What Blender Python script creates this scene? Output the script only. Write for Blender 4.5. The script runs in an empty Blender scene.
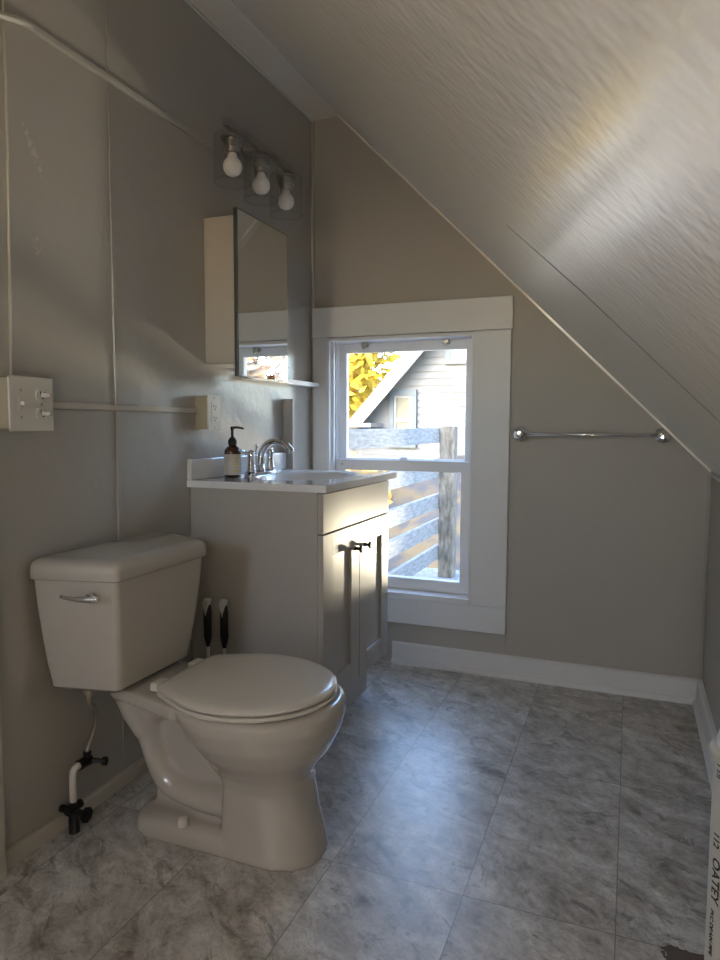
import bpy, bmesh, math, random
from mathutils import Vector, Matrix
PI = math.pi
SC = bpy.context.scene
COL = SC.collection
UPLIGHT_FILL = 140.  # glow strength of the added uplight
FILL, GLINT, SKY, SUN = .15, 310., 2.9, .55
random.seed(7)

# ---------------------------------------------------------------- materials
def mat(name, col, rough=.5, metal=0., spec=.5, coat=0., bump=None, coat_rough=.1, trans=0., ior=1.45, emit=None, sss=0.):
    m = bpy.data.materials.new(name); m.use_nodes = True
    nt = m.node_tree; b = nt.nodes['Principled BSDF']
    b.inputs['Base Color'].default_value = (*col, 1)
    b.inputs['Roughness'].default_value = rough
    b.inputs['Metallic'].default_value = metal
    b.inputs['Specular IOR Level'].default_value = spec
    b.inputs['Coat Weight'].default_value = coat
    b.inputs['Coat Roughness'].default_value = coat_rough
    b.inputs['Transmission Weight'].default_value = trans
    b.inputs['IOR'].default_value = ior
    if emit:
        b.inputs['Emission Color'].default_value = (*emit[0], 1); b.inputs['Emission Strength'].default_value = emit[1]
    if bump:
        add_bump(m, *bump)
    return m

def coords(nt, scale=(1, 1, 1), rot=(0, 0, 0)):
    g = nt.nodes.new('ShaderNodeNewGeometry'); mp = nt.nodes.new('ShaderNodeMapping')
    mp.inputs['Scale'].default_value = scale; mp.inputs['Rotation'].default_value = rot
    nt.links.new(g.outputs['Position'], mp.inputs['Vector'])
    return mp.outputs['Vector']

def noise(nt, vec, scale, detail=3, rough=.55, dist=0.):
    n = nt.nodes.new('ShaderNodeTexNoise'); n.inputs['Scale'].default_value = scale
    n.inputs['Detail'].default_value = detail; n.inputs['Roughness'].default_value = rough
    n.inputs['Distortion'].default_value = dist
    nt.links.new(vec, n.inputs['Vector']); return n

def add_bump(m, scale, strength, stretch=(1, 1, 1), dist=.002, detail=3, rot=(0, 0, 0)):
    nt = m.node_tree; b = nt.nodes['Principled BSDF']
    n = noise(nt, coords(nt, stretch, rot), scale, detail)
    bp = nt.nodes.new('ShaderNodeBump'); bp.inputs['Strength'].default_value = strength
    bp.inputs['Distance'].default_value = dist
    nt.links.new(n.outputs['Fac'], bp.inputs['Height'])
    prev = b.inputs['Normal'].links
    if prev: nt.links.new(prev[0].from_socket, bp.inputs['Normal'])
    nt.links.new(bp.outputs['Normal'], b.inputs['Normal'])

def ramp(nt, fac, stops):
    r = nt.nodes.new('ShaderNodeValToRGB'); e = r.color_ramp.elements
    while len(e) < len(stops): e.new(.5)
    for x, (p, c) in zip(e, stops): x.position = p; x.color = (*c, 1)
    nt.links.new(fac, r.inputs['Fac']); return r

def vary(m, c1, c2, scale, detail=4, stretch=(1, 1, 1), lo=.35, hi=.65):
    nt = m.node_tree; b = nt.nodes['Principled BSDF']
    n = noise(nt, coords(nt, stretch), scale, detail)
    r = ramp(nt, n.outputs['Fac'], [(lo, c1), (hi, c2)])
    nt.links.new(r.outputs['Color'], b.inputs['Base Color'])

def math_node(nt, op, a, b=None, c=None):
    n = nt.nodes.new('ShaderNodeMath'); n.operation = op
    for i, v in enumerate((a, b, c)):
        if v is None: continue
        if isinstance(v, (int, float)): n.inputs[i].default_value = v
        else: nt.links.new(v, n.inputs[i])
    return n.outputs[0]

def wall_paint(name, col, rough, scuffs=False, b1=(9, .25, .006), b2=(70, .25, .0015)):
    m = mat(name, col, rough)
    if rough < .4:
        bb = m.node_tree.nodes['Principled BSDF']; bb.inputs['Specular IOR Level'].default_value = 1.; bb.inputs['Coat Weight'].default_value = .25; bb.inputs['Coat Roughness'].default_value = .28
    add_bump(m, b1[0], b1[1], (1, 1, 1), b1[2], 3)
    add_bump(m, b2[0], b2[1], (1, 1, 1), b2[2], 2)
    if scuffs:   # pale bare smudges where tape was pulled from the paint
        nt = m.node_tree; b = nt.nodes['Principled BSDF']
        g = nt.nodes.new('ShaderNodeNewGeometry'); s = nt.nodes.new('ShaderNodeSeparateXYZ')
        nt.links.new(g.outputs['Position'], s.inputs[0])
        tot = None
        for (cy, cz, sl, hy, hz) in ((1.226, 1.625, -.47, .010, .055), (1.227, 1.413, .0, .014, .022)):
            dz = math_node(nt, 'SUBTRACT', s.outputs['Z'], cz)
            dy = math_node(nt, 'SUBTRACT', s.outputs['Y'], cy)
            dy = math_node(nt, 'SUBTRACT', dy, math_node(nt, 'MULTIPLY', dz, sl))
            e = math_node(nt, 'ADD', math_node(nt, 'POWER', math_node(nt, 'ABSOLUTE', math_node(nt, 'DIVIDE', dy, hy)), 2.),
                          math_node(nt, 'POWER', math_node(nt, 'ABSOLUTE', math_node(nt, 'DIVIDE', dz, hz)), 2.))
            k = math_node(nt, 'LESS_THAN', e, 1.)
            tot = k if tot is None else math_node(nt, 'MAXIMUM', tot, k)
        n = noise(nt, coords(nt), 90, 3)
        k = math_node(nt, 'MULTIPLY', tot, math_node(nt, 'GREATER_THAN', n.outputs['Fac'], .52))
        mx = nt.nodes.new('ShaderNodeMix'); mx.data_type = 'RGBA'
        mx.inputs['A'].default_value = (*col, 1); mx.inputs['B'].default_value = (col[0]*1.5, col[1]*1.5, col[2]*1.55, 1)
        nt.links.new(math_node(nt, 'MULTIPLY', k, .6), mx.inputs['Factor'])
        nt.links.new(mx.outputs['Result'], b.inputs['Base Color'])
    return m

WALLC = (.41, .39, .355)
M = {}
M['wall'] = wall_paint('wall_paint', WALLC, .30, True, (7, .35, .008), (45, .35, .002))
M['wall_matte'] = wall_paint('wall_paint_matte', WALLC, .55, False, (9, .12, .004), (70, .15, .001))
M['trimwhite'] = mat('white_trim_paint', (.70, .71, .72), .38, bump=(60, .15, (1, 1, 1), .001))
M['oldwhite'] = mat('aged_cream_trim_paint', (.52, .49, .43), .4, bump=(60, .2, (1, 1, 1), .001))
M['jamb'] = mat('window_vinyl', (.74, .75, .77), .35)
M['porcelain'] = mat('porcelain', (.47, .435, .38), .16, spec=.5, coat=.5, coat_rough=.05)
M['seat'] = mat('seat_plastic', (.66, .62, .55), .22, coat=.3)
M['cabinet'] = mat('cabinet_paint', (.43, .405, .37), .33)
M['counter'] = mat('cultured_marble', (.80, .80, .80), .14, coat=.4, coat_rough=.05)
M['chrome'] = mat('chrome', (.72, .72, .73), .12, 1.)
M['nickel'] = mat('brushed_nickel', (.42, .40, .37), .3, 1.)
M['darkmetal'] = mat('dark_bronze', (.035, .03, .028), .35, .8)
M['black'] = mat('black_rubber', (.006, .006, .006), .5)
M['plasticwhite'] = mat('white_plastic', (.66, .65, .62), .35)
M['platewhite'] = mat('switch_plate', (.66, .63, .57), .3)
M['boxcream'] = mat('surface_box_paint', (.40, .34, .24), .4)
M['bulb'] = mat('frosted_bulb', (.92, .90, .88), .3, coat=.3)
M['slot'] = mat('dark_slot', (.02, .02, .02), .6)
M['mirror'] = mat('mirror_silver', (.86, .88, .87), .015, 1.)
M['mirror_edge'] = mat('mirror_edge_metal', (.10, .11, .11), .3, .7)
M['cabwhite'] = mat('mirror_cabinet_enamel', (.50, .45, .40), .35)
M['hose'] = mat('braided_hose', (.42, .37, .30), .35, .8, bump=(500, .6, (1, 1, 1), .001))
M['pipe'] = mat('copper_paint_pipe', (.62, .58, .50), .4)
M['amber'] = mat('amber_bottle_plastic', (.045, .012, .006), .15, coat=.5)
M['pvc'] = mat('white_pvc', (.60, .60, .57), .35)
M['ink'] = mat('printed_ink', (.03, .03, .03), .6)
M['bag'] = mat('white_wrapped_cap', (.78, .77, .80), .45, bump=(60, .7, (1, 1, 1), .004))
M['yellowink'] = mat('label_yellow', (.62, .42, .06), .5)

def label_mat():
    m = mat('bottle_label', (.50, .46, .40), .5)
    return m
M['label'] = label_mat()

def glass_mat(name, tint=(1, 1, 1), amt=.06):
    m = bpy.data.materials.new(name); m.use_nodes = True; nt = m.node_tree; nt.nodes.clear()
    o = nt.nodes.new('ShaderNodeOutputMaterial'); t = nt.nodes.new('ShaderNodeBsdfTransparent'); g = nt.nodes.new('ShaderNodeBsdfGlossy')
    t.inputs['Color'].default_value = (*tint, 1); g.inputs['Roughness'].default_value = .02
    lw = nt.nodes.new('ShaderNodeLayerWeight'); lw.inputs['Blend'].default_value = .5
    f = nt.nodes.new('ShaderNodeMath'); f.operation = 'POWER'; nt.links.new(lw.outputs['Facing'], f.inputs[0]); f.inputs[1].default_value = 4.5
    f2 = nt.nodes.new('ShaderNodeMath'); f2.operation = 'MULTIPLY_ADD'; nt.links.new(f.outputs[0], f2.inputs[0]); f2.inputs[1].default_value = .6; f2.inputs[2].default_value = .04; f = f2
    mx = nt.nodes.new('ShaderNodeMixShader')
    nt.links.new(f.outputs[0], mx.inputs[0]); nt.links.new(t.outputs[0], mx.inputs[1]); nt.links.new(g.outputs[0], mx.inputs[2])
    nt.links.new(mx.outputs[0], o.inputs['Surface'])
    return m
M['pane'] = glass_mat('window_glass', (.97, .98, .98))
M['shade'] = glass_mat('clear_lamp_glass', (.95, .95, .94))

def floor_mat():
    m = mat('marbled_vinyl_tile', (.2, .19, .18), .32, spec=1., coat=.5, coat_rough=.33)
    nt = m.node_tree; b = nt.nodes['Principled BSDF']; L = nt.links
    g = nt.nodes.new('ShaderNodeNewGeometry'); s = nt.nodes.new('ShaderNodeSeparateXYZ')
    L.new(g.outputs['Position'], s.inputs[0])
    TX, TY = .305, .61
    def cell(v, off, size):
        q = math_node(nt, 'DIVIDE', math_node(nt, 'SUBTRACT', v, off), size)
        fl = math_node(nt, 'FLOOR', q); return fl, math_node(nt, 'SUBTRACT', q, fl)
    ix, fx = cell(s.outputs['X'], 0.002, TX)
    iy, fy = cell(s.outputs['Y'], 1.372, TY)
    seed = math_node(nt, 'ADD', math_node(nt, 'MULTIPLY', ix, 3.17), math_node(nt, 'MULTIPLY', iy, 7.31))
    cmb = nt.nodes.new('ShaderNodeCombineXYZ')
    L.new(math_node(nt, 'ADD', s.outputs['X'], seed), cmb.inputs[0])
    L.new(math_node(nt, 'ADD', s.outputs['Y'], seed), cmb.inputs[1]); L.new(seed, cmb.inputs[2])
    mp = nt.nodes.new('ShaderNodeMapping'); mp.inputs['Rotation'].default_value = (0, 0, math.radians(-38)); mp.inputs['Scale'].default_value = (1.4, 4.2, 1)
    # rotate about z first, then stretch
    L.new(cmb.outputs[0], mp.inputs['Vector']); mp.vector_type = 'TEXTURE'; mp.inputs['Scale'].default_value = (.62, .34, 1)
    big = noise(nt, mp.outputs[0], 1.9, 7, .65, 1.6)
    mid = noise(nt, mp.outputs[0], 3.2, 9, .62, 1.6)
    fine = noise(nt, cmb.outputs[0], 22, 7, .78, .8)
    mixv = math_node(nt, 'ADD', math_node(nt, 'MULTIPLY', big.outputs['Fac'], .35), math_node(nt, 'ADD', math_node(nt, 'MULTIPLY', mid.outputs['Fac'], .37), math_node(nt, 'MULTIPLY', fine.outputs['Fac'], .28)))
    r = ramp(nt, mixv, [(.37, (.12, .10, .082)), (.43, (.30, .275, .245)), (.48, (.46, .44, .41)), (.53, (.60, .58, .55)), (.60, (.78, .77, .74))])
    # pale veins
    ve = noise(nt, mp.outputs[0], 2.2, 4, .55, 1.2)
    v = math_node(nt, 'ABSOLUTE', math_node(nt, 'SUBTRACT', ve.outputs['Fac'], .53))
    vr = ramp(nt, v, [(0, (1, 1, 1)), (.012, (0, 0, 0))])
    mx = nt.nodes.new('ShaderNodeMix'); mx.data_type = 'RGBA'; mx.inputs['B'].default_value = (.42, .40, .37, 1)
    L.new(math_node(nt, 'MULTIPLY', vr.outputs['Color'], .42), mx.inputs['Factor']); L.new(r.outputs['Color'], mx.inputs['A'])
    # dark flecks
    dk = noise(nt, mp.outputs[0], 4.2, 9, .72, 1.4)
    dr = ramp(nt, dk.outputs['Fac'], [(.35, (1, 1, 1)), (.44, (0, 0, 0))])
    mx2 = nt.nodes.new('ShaderNodeMix'); mx2.data_type = 'RGBA'; mx2.inputs['B'].default_value = (.075, .060, .046, 1)
    L.new(math_node(nt, 'MULTIPLY', dr.outputs['Color'], .7), mx2.inputs['Factor']); L.new(mx.outputs['Result'], mx2.inputs['A'])
    # fine crackled veins, dark and pale
    for sc_, off, colr, wdt, amt in ((5.5, .50, (.07, .055, .042), .010, .55), (8., .46, (.55, .53, .49), .012, .40)):
        vn = noise(nt, mp.outputs[0], sc_, 7, .68, 2.2)
        vv = math_node(nt, 'ABSOLUTE', math_node(nt, 'SUBTRACT', vn.outputs['Fac'], off))
        vrr = ramp(nt, vv, [(0, (1, 1, 1)), (wdt, (0, 0, 0))])
        mk = math_node(nt, 'MULTIPLY', vrr.outputs['Color'], math_node(nt, 'MULTIPLY', math_node(nt, 'GREATER_THAN', big.outputs['Fac'], .47), amt))
        mxx = nt.nodes.new('ShaderNodeMix'); mxx.data_type = 'RGBA'; mxx.inputs['B'].default_value = (*colr, 1)
        L.new(mk, mxx.inputs['Factor']); L.new(mx2.outputs['Result'], mxx.inputs['A']); mx2 = mxx
    g2 = noise(nt, mp.outputs[0], 16, 8, .8, 1.5)
    gr = ramp(nt, g2.outputs['Fac'], [(.35, (.68, .66, .64)), (.50, (1., 1., 1.)), (.60, (1., 1., 1.))])
    gm = nt.nodes.new('ShaderNodeMix'); gm.data_type = 'RGBA'; gm.blend_type = 'MULTIPLY'; gm.inputs['Factor'].default_value = 1.
    L.new(mx2.outputs['Result'], gm.inputs['A']); L.new(gr.outputs['Color'], gm.inputs['B']); mx2 = gm
    # joints
    def edge(f, size, w):
        a = math_node(nt, 'MULTIPLY', math_node(nt, 'MINIMUM', f, math_node(nt, 'SUBTRACT', 1., f)), size)
        return math_node(nt, 'LESS_THAN', a, w)
    j = math_node(nt, 'MAXIMUM', edge(fx, TX, .0011), edge(fy, TY, .0011))
    mx3 = nt.nodes.new('ShaderNodeMix'); mx3.data_type = 'RGBA'; mx3.inputs['B'].default_value = (.07, .06, .055, 1)
    L.new(math_node(nt, 'MULTIPLY', j, .7), mx3.inputs['Factor']); L.new(mx2.outputs['Result'], mx3.inputs['A'])
    # torn corner showing the brown board under the vinyl
    rag = noise(nt, g.outputs['Position'], 40, 3)
    k1 = math_node(nt, 'GREATER_THAN', math_node(nt, 'ADD', s.outputs['X'], math_node(nt, 'MULTIPLY', rag.outputs['Fac'], .05)), .115)
    k2 = math_node(nt, 'LESS_THAN', math_node(nt, 'ADD', s.outputs['Y'], math_node(nt, 'MULTIPLY', rag.outputs['Fac'], .03)), 1.395)
    mx4 = nt.nodes.new('ShaderNodeMix'); mx4.data_type = 'RGBA'; mx4.inputs['B'].default_value = (.07, .04, .03, 1)
    L.new(math_node(nt, 'MULTIPLY', k1, k2), mx4.inputs['Factor']); L.new(mx3.outputs['Result'], mx4.inputs['A'])
    L.new(mx4.outputs['Result'], b.inputs['Base Color'])
    bp = nt.nodes.new('ShaderNodeBump'); bp.inputs['Strength'].default_value = .35; bp.inputs['Distance'].default_value = .002
    L.new(math_node(nt, 'SUBTRACT', fine.outputs['Fac'], math_node(nt, 'MULTIPLY', j, .8)), bp.inputs['Height'])
    L.new(bp.outputs['Normal'], b.inputs['Normal'])
    rr = nt.nodes.new('ShaderNodeMapRange'); rr.inputs['To Min'].default_value = .30; rr.inputs['To Max'].default_value = .46
    L.new(mid.outputs['Fac'], rr.inputs['Value']); L.new(rr.outputs[0], b.inputs['Roughness'])
    return m
M['floor'] = floor_mat()

def ceiling_mat():
    m = mat('glossy_ceiling_paint', (.80, .765, .71), .24, spec=1.0, coat=.6, coat_rough=.20)
    add_bump(m, 5, .25, (1, 1, 1), .010, 2)
    add_bump(m, 80, .6, (1., 1., 1.), .0015, 1)
    add_bump(m, 24, .3, (1, 1, 1), .003, 1)
    return m
M['ceiling'] = ceiling_mat()

# exterior materials
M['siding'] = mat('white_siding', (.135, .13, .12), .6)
M['roof'] = mat('roof_shingle', (.30, .29, .30), .8, bump=(40, .5, (1, 1, 1), .01))
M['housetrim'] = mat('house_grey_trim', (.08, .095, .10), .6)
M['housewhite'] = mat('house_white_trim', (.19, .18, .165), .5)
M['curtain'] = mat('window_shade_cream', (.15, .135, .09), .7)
M['skyglass'] = mat('far_window_glass', (.25, .40, .55), .1, spec=.8)
M['deckwood'] = mat('weathered_deck_wood', (.36, .49, .49), .7); vary(M['deckwood'], (.16, .155, .15), (.30, .29, .28), 12, 5, (6, 1, 6))
M['postwood'] = mat('weathered_post_wood', (.42, .38, .33), .7); vary(M['postwood'], (.09, .075, .055), (.26, .22, .17), 16, 6, (3, 3, .8))
M['ground'] = mat('leafy_ground', (.25, .20, .12), .9); vary(M['ground'], (.10, .070, .035), (.045, .043, .045), 2.2, 8, (1, 1, 1), .42, .55)
M['bark'] = mat('bark', (.13, .10, .08), .9)
def leaf_mat(name, c1, c2, c3):
    m = mat(name, c1, .7)
    nt = m.node_tree; b = nt.nodes['Principled BSDF']
    n = noise(nt, coords(nt), 2.5, 6, .8)
    r = ramp(nt, n.outputs['Fac'], [(.38, c1), (.5, c2), (.62, c3)])
    nt.links.new(r.outputs['Color'], b.inputs['Base Color'])
    return m
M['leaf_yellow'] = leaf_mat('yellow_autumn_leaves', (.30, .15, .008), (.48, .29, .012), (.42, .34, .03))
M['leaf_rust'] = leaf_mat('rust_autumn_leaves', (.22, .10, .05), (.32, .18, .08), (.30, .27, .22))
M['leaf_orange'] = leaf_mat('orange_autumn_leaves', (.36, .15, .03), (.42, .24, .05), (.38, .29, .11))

# ---------------------------------------------------------------- mesh helpers
def box(bm, lo, hi, bev=0., seg=2):
    x0, y0, z0 = lo; x1, y1, z1 = hi
    vs = [bm.verts.new(p) for p in ((x0, y0, z0), (x1, y0, z0), (x1, y1, z0), (x0, y1, z0), (x0, y0, z1), (x1, y0, z1), (x1, y1, z1), (x0, y1, z1))]
    fs = [bm.faces.new([vs[i] for i in q]) for q in ((0, 3, 2, 1), (4, 5, 6, 7), (0, 1, 5, 4), (1, 2, 6, 5), (2, 3, 7, 6), (3, 0, 4, 7))]
    if bev:
        es = list({e for f in fs for e in f.edges})
        bmesh.ops.bevel(bm, geom=es, offset=bev, segments=seg, affect='EDGES', profile=.5)
    return bm

def prism(bm, pts, axis, a, b):
    """polygon pts (2-d) extruded along axis from a to b"""
    def P(p, t):
        if axis == 'y': return (p[0], t, p[1])
        if axis == 'x': return (t, p[0], p[1])
        return (p[0], p[1], t)
    va = [bm.verts.new(P(p, a)) for p in pts]; vb = [bm.verts.new(P(p, b)) for p in pts]
    bm.faces.new(va); bm.faces.new(vb[::-1])
    n = len(pts)
    for i in range(n): bm.faces.new((va[i], vb[i], vb[(i+1) % n], va[(i+1) % n]))

def loft(bm, rings, cap0=True, cap1=True):
    vr = [[bm.verts.new(p) for p in r] for r in rings]
    n = len(rings[0])
    for a, b in zip(vr, vr[1:]):
        for i in range(n): bm.faces.new((a[i], a[(i+1) % n], b[(i+1) % n], b[i]))
    if cap0: bm.faces.new(vr[0][::-1])
    if cap1: bm.faces.new(vr[-1])

def lathe(bm, prof, c=(0, 0, 0), axis='z', n=24, cap=True):
    """profile: list of (radius, height)"""
    rings = []
    for r, h in prof:
        ring = []
        for i in range(n):
            a = 2*PI*i/n; u, v = r*math.cos(a), r*math.sin(a)
            if axis == 'z': p = (c[0]+u, c[1]+v, c[2]+h)
            elif axis == 'x': p = (c[0]+h, c[1]+u, c[2]+v)
            else: p = (c[0]+v, c[1]+h, c[2]+u)
            ring.append(p)
        rings.append(ring)
    loft(bm, rings, cap, cap)

def smooth_path(pts, n=8):
    out = []
    P = [Vector(p) for p in pts]
    P = [P[0]*2-P[1]] + P + [P[-1]*2-P[-2]]
    for i in range(1, len(P)-2):
        for k in range(n):
            t = k/n
            out.append(.5*((2*P[i]) + (-P[i-1]+P[i+1])*t + (2*P[i-1]-5*P[i]+4*P[i+1]-P[i+2])*t*t + (-P[i-1]+3*P[i]-3*P[i+1]+P[i+2])*t**3))
    out.append(P[-2]); return out

def tube(bm, pts, r, n=12, smooth=0, up=(0, 1, 0), flat=1.):
    """r: number or list (per point); flat: scale along the up direction"""
    rs = r if isinstance(r, (list, tuple)) else [r]*len(pts)
    if smooth:
        q = smooth_path(pts, smooth); rr = []
        for i in range(len(rs)-1):
            for k in range(smooth): rr.append(rs[i]+(rs[i+1]-rs[i])*k/smooth)
        rr.append(rs[-1]); pts, rs = q, rr
    pts = [Vector(p) for p in pts]; rings = []
    up = Vector(up).normalized()
    for i, p in enumerate(pts):
        d = (pts[min(i+1, len(pts)-1)]-pts[max(i-1, 0)]).normalized()
        u = up-d*up.dot(d)
        if u.length < 1e-3: u = Vector((1, 0, 0))-d*d.x
        u.normalize(); w = d.cross(u)
        rings.append([tuple(p+u*(flat*rs[i]*math.cos(2*PI*k/n))+w*(rs[i]*math.sin(2*PI*k/n))) for k in range(n)])
    loft(bm, rings)

def round_poly(pts, rad, seg=6):
    out = []; n = len(pts)
    rads = rad if isinstance(rad, (list, tuple)) else [rad]*n
    for i in range(n):
        p = Vector(pts[i]); a = (Vector(pts[i-1])-p); b = (Vector(pts[(i+1) % n])-p)
        r = min(rads[i], a.length*.45, b.length*.45)
        A = p+a.normalized()*r; B = p+b.normalized()*r
        for k in range(seg+1):
            t = k/seg; q = A*(1-t)**2+p*2*t*(1-t)+B*t*t
            out.append((q.x, q.y))
    return out

def obj(name, bm, m, parent=None, smooth=False, auto=None, label=None):
    bmesh.ops.recalc_face_normals(bm, faces=bm.faces)
    me = bpy.data.meshes.new(name); bm.to_mesh(me); bm.free()
    me.materials.append(M[m] if isinstance(m, str) else m)
    if smooth or auto:
        for p in me.polygons: p.use_smooth = True
        if auto:
            me.set_sharp_from_angle(angle=math.radians(auto))
    o = bpy.data.objects.new(name, me); COL.objects.link(o)
    if parent:
        o.parent = parent; o.matrix_parent_inverse = Matrix.Translation(-Vector(parent.location))
    if label: o['label'] = label
    return o

def tag(o, label, cat, group=None, kind=None):
    o['label'] = label
    if cat: o['category'] = cat
    if group: o['group'] = group
    if kind: o['kind'] = kind
    return o

def thing(name, label, cat, loc=(0, 0, 0), group=None):
    o = bpy.data.objects.new(name, None); o.empty_display_size = .05; COL.objects.link(o); o.location = loc
    return tag(o, label, cat, group)

def struct(name, bm, m, label, parent=None, **k):
    o = obj(name, bm, m, parent, **k); o['kind'] = 'structure'
    if label: o['label'] = label
    return o
def B(): return bmesh.new()
def bx(name, lo, hi, m, parent=None, bev=0., **k):
    return obj(name, box(B(), lo, hi, bev), m, parent, **k)

# ---------------------------------------------------------------- the room
XL, XR, YB, YF = -1.293, .266, 2.698, -1.6
ZC, XS = 2.277, -1.166          # flat ceiling, start of the slope (45 degrees)
ZK = ZC-(XR-XS)                 # top of the knee wall
T = .12
bm = B(); box(bm, (XL-T, YF-T, -.1), (XR+T, YB+T, 0)); struct('floor', bm, 'floor', 'grey marbled vinyl tile floor of the bathroom')
bm = B(); box(bm, (XL-T, YF-T, 0), (XL, YB+T, ZC)); struct('wall_left', bm, 'wall', 'greige painted left wall behind the toilet')
bm = B(); box(bm, (XR, YF-T, 0), (XR+T, YB+T, ZK)); struct('wall_right', bm, 'wall_matte', 'low greige knee wall on the right')
# back wall round the window opening
WX0, WX1, WZ0, WZ1 = -1.214, -.588, .285, 1.365
bm = B()
zs = lambda x: ZC-(x-XS)
for poly in ([(XL, 0), (WX0, 0), (WX0, ZC), (XL, ZC)], [(WX0, 0), (WX1, 0), (WX1, WZ0), (WX0, WZ0)],
             [(WX0, WZ1), (WX1, WZ1), (WX1, zs(WX1)), (XS, ZC), (WX0, ZC)], [(WX1, 0), (XR, 0), (XR, ZK), (WX1, zs(WX1))]):
    prism(bm, poly, 'y', YB, YB+T)
struct('wall_back', bm, 'wall_matte', 'greige back wall around the window')
bm = B(); box(bm, (XL-T, YF-T, ZC), (XS+.0, YB+T, ZC+T))
prism(bm, [(XS, ZC), (XS, ZC+T), (XR+T+.05, ZK-T-.05+T+T*.42), (XR+T, ZK-T), (XR, ZK)], 'y', YF-T, YB+T)
c = struct('ceiling', bm, 'ceiling', 'glossy painted attic ceiling sloping down to the right')
# rear gable wall with an opening added for the fill light
DX0, DX1, DZ0, DZ1 = -1.16, -.74, 1.30, 1.80
bm = B()
prism(bm, [(XL, 0), (DX0, 0), (DX0, zs(DX0)), (XS, ZC), (XL, ZC)], 'y', YF-T, YF)
prism(bm, [(DX1, 0), (XR, 0), (XR, ZK), (DX1, zs(DX1))], 'y', YF-T, YF)
prism(bm, [(DX0, DZ1), (DX1, DZ1), (DX1, zs(DX1)), (DX0, zs(DX0))], 'y', YF-T, YF)
prism(bm, [(DX0, 0), (DX1, 0), (DX1, DZ0), (DX0, DZ0)], 'y', YF-T, YF)
struct('wall_front', bm, 'wall_matte', 'gable wall behind the camera with an opening added for fill light')
bm = B()
for a in ((DX0-.08, DX0), (DX1, DX1+.08)): box(bm, (a[0], YF, DZ0-.08), (a[1], YF+.02, DZ1+.08))
for a in ((DZ0-.08, DZ0), (DZ1, DZ1+.04)): box(bm, (DX0, YF, a[0]), (DX1, YF+.02, a[1]))
struct('fill_opening_frame', bm, 'trimwhite', 'casing of the added fill light opening behind the camera')  # unseen frame added around the fill light

# baseboards
def base_profile(bm, x0, x1, y, h, t, shoe):   # along x, against a wall at y, standing toward -y
    prism(bm, [(y, 0), (y-t-shoe, 0), (y-t-shoe, .008), (y-t-shoe*.7, .016), (y-t, .022), (y-t, h-.006), (y-t*.6, h), (y, h)], 'x', x0, x1)
bm = B(); base_profile(bm, -.915, XR, YB, .090, .014, .012)
struct('baseboard_back', bm, 'trimwhite', 'white baseboard along the back wall')
bm = B(); prism(bm, [(XR, 0), (XR-.030, 0), (XR-.030, .008), (XR-.026, .016), (XR-.020, .022), (XR-.018, .084), (XR-.012, .090), (XR, .090)], 'y', YF, YB-.02)
struct('baseboard_right', bm, 'trimwhite', 'white baseboard along the knee wall')
bm = B(); prism(bm, [(XL, 0), (XL+.018, 0), (XL+.016, .03), (XL+.01, .036), (XL, .036)], 'y', 1.06, 1.80)
struct('baseboard_left', bm, 'oldwhite', 'low worn baseboard on the left wall by the toilet')
# door casing on the left wall
bm = B(); box(bm, (XL, .93, 0), (XL+.038, 1.055, 1.0-.0), .003)
struct('trim_1', bm, 'oldwhite', 'cream painted trim board at the left edge')
# trim strip along the slope at the back wall + ceiling corner bead
def slope_box(bm, x0, x1, y0, y1, t):
    prism(bm, [(x0, zs(x0)), (x1, zs(x1)), (x1-t*.707, zs(x1)-t*.707), (x0-t*.707, zs(x0)-t*.707)], 'y', y0, y1)
bm = B(); slope_box(bm, XS+.01, XR-.004, YB-.045, YB-.001, .008)
struct('trim_2', bm, 'ceiling', 'thin white trim strip where the slope meets the back wall')
bm = B(); box(bm, (XL+.0005, YF+.01, ZC-.006), (XL+.008, YB-.001, ZC-.0005)); struct('trim_3', bm, 'trimwhite', 'pale caulk bead between left wall and ceiling')
bm = B()
tube(bm, [(XS+.99, 1.01, zs(XS+.99)+.0012), (XS+1.1, .965, zs(XS+1.1)+.0006), (XR-.06, 1.0, zs(XR-.06)+.0012)], .0015, 6)
o = struct('trim_4', bm, mat('seam_dark', (.12, .11, .10), .8), 'hairline panel seam running down the slope')  # even dark tone of the panel seam line
# panel battens on the walls
bm = B(); box(bm, (XL, 1.473, .04), (XL+.003, 1.481, ZC-.01), .001); box(bm, (XL, 1.471, .62), (XL+.006, 1.483, 1.42), .0015)
struct('trim_5', bm, 'wall', 'painted panel seam running up the left wall')
bm = B(); box(bm, (-.452, YB-.003, .0905), (-.444, YB, .181), .0008); struct('trim_6', bm, 'wall_matte', 'panel seam below the window casing')
bm = B(); box(bm, (XL, YB-.014, .85), (XL+.014, YB, ZC-.01), .004); struct('trim_7', bm, 'wall_matte', 'corner bead between left and back wall')
bm = B(); box(bm, (XR-.010, YB-.010, .091), (XR, YB, ZK-.012), .003); struct('trim_8', bm, 'wall_matte', 'corner bead by the knee wall')
bm = B(); box(bm, (XR-.004, YF, ZK-.018), (XR, YB-.05, ZK-.006), .001); struct('trim_9', bm, 'trimwhite', 'thin strip along the top of the knee wall')

# ---------------------------------------------------------------- window
win = bpy.data.objects.new('window_1', None); COL.objects.link(win); win['kind'] = 'structure'; win.location = (-.9, YB, WZ0)
win['label'] = 'white double hung window in wide flat casing'
CY = YB-.02
def cas(name, x0, x1, z0, z1, t=.02, m='trimwhite'):
    return bx(name, (x0, YB-t, z0), (x1, YB, z1), m, win, .002)
cas('head_casing', XL+.010, -.437, 1.372, 1.497, .022)
cas('side_casing', XL+.012, WX0, .30, 1.371)
cas('side_casing', WX1, -.441, .283, 1.371)
cas('apron', -1.27, -.441, .176, .282)
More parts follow.
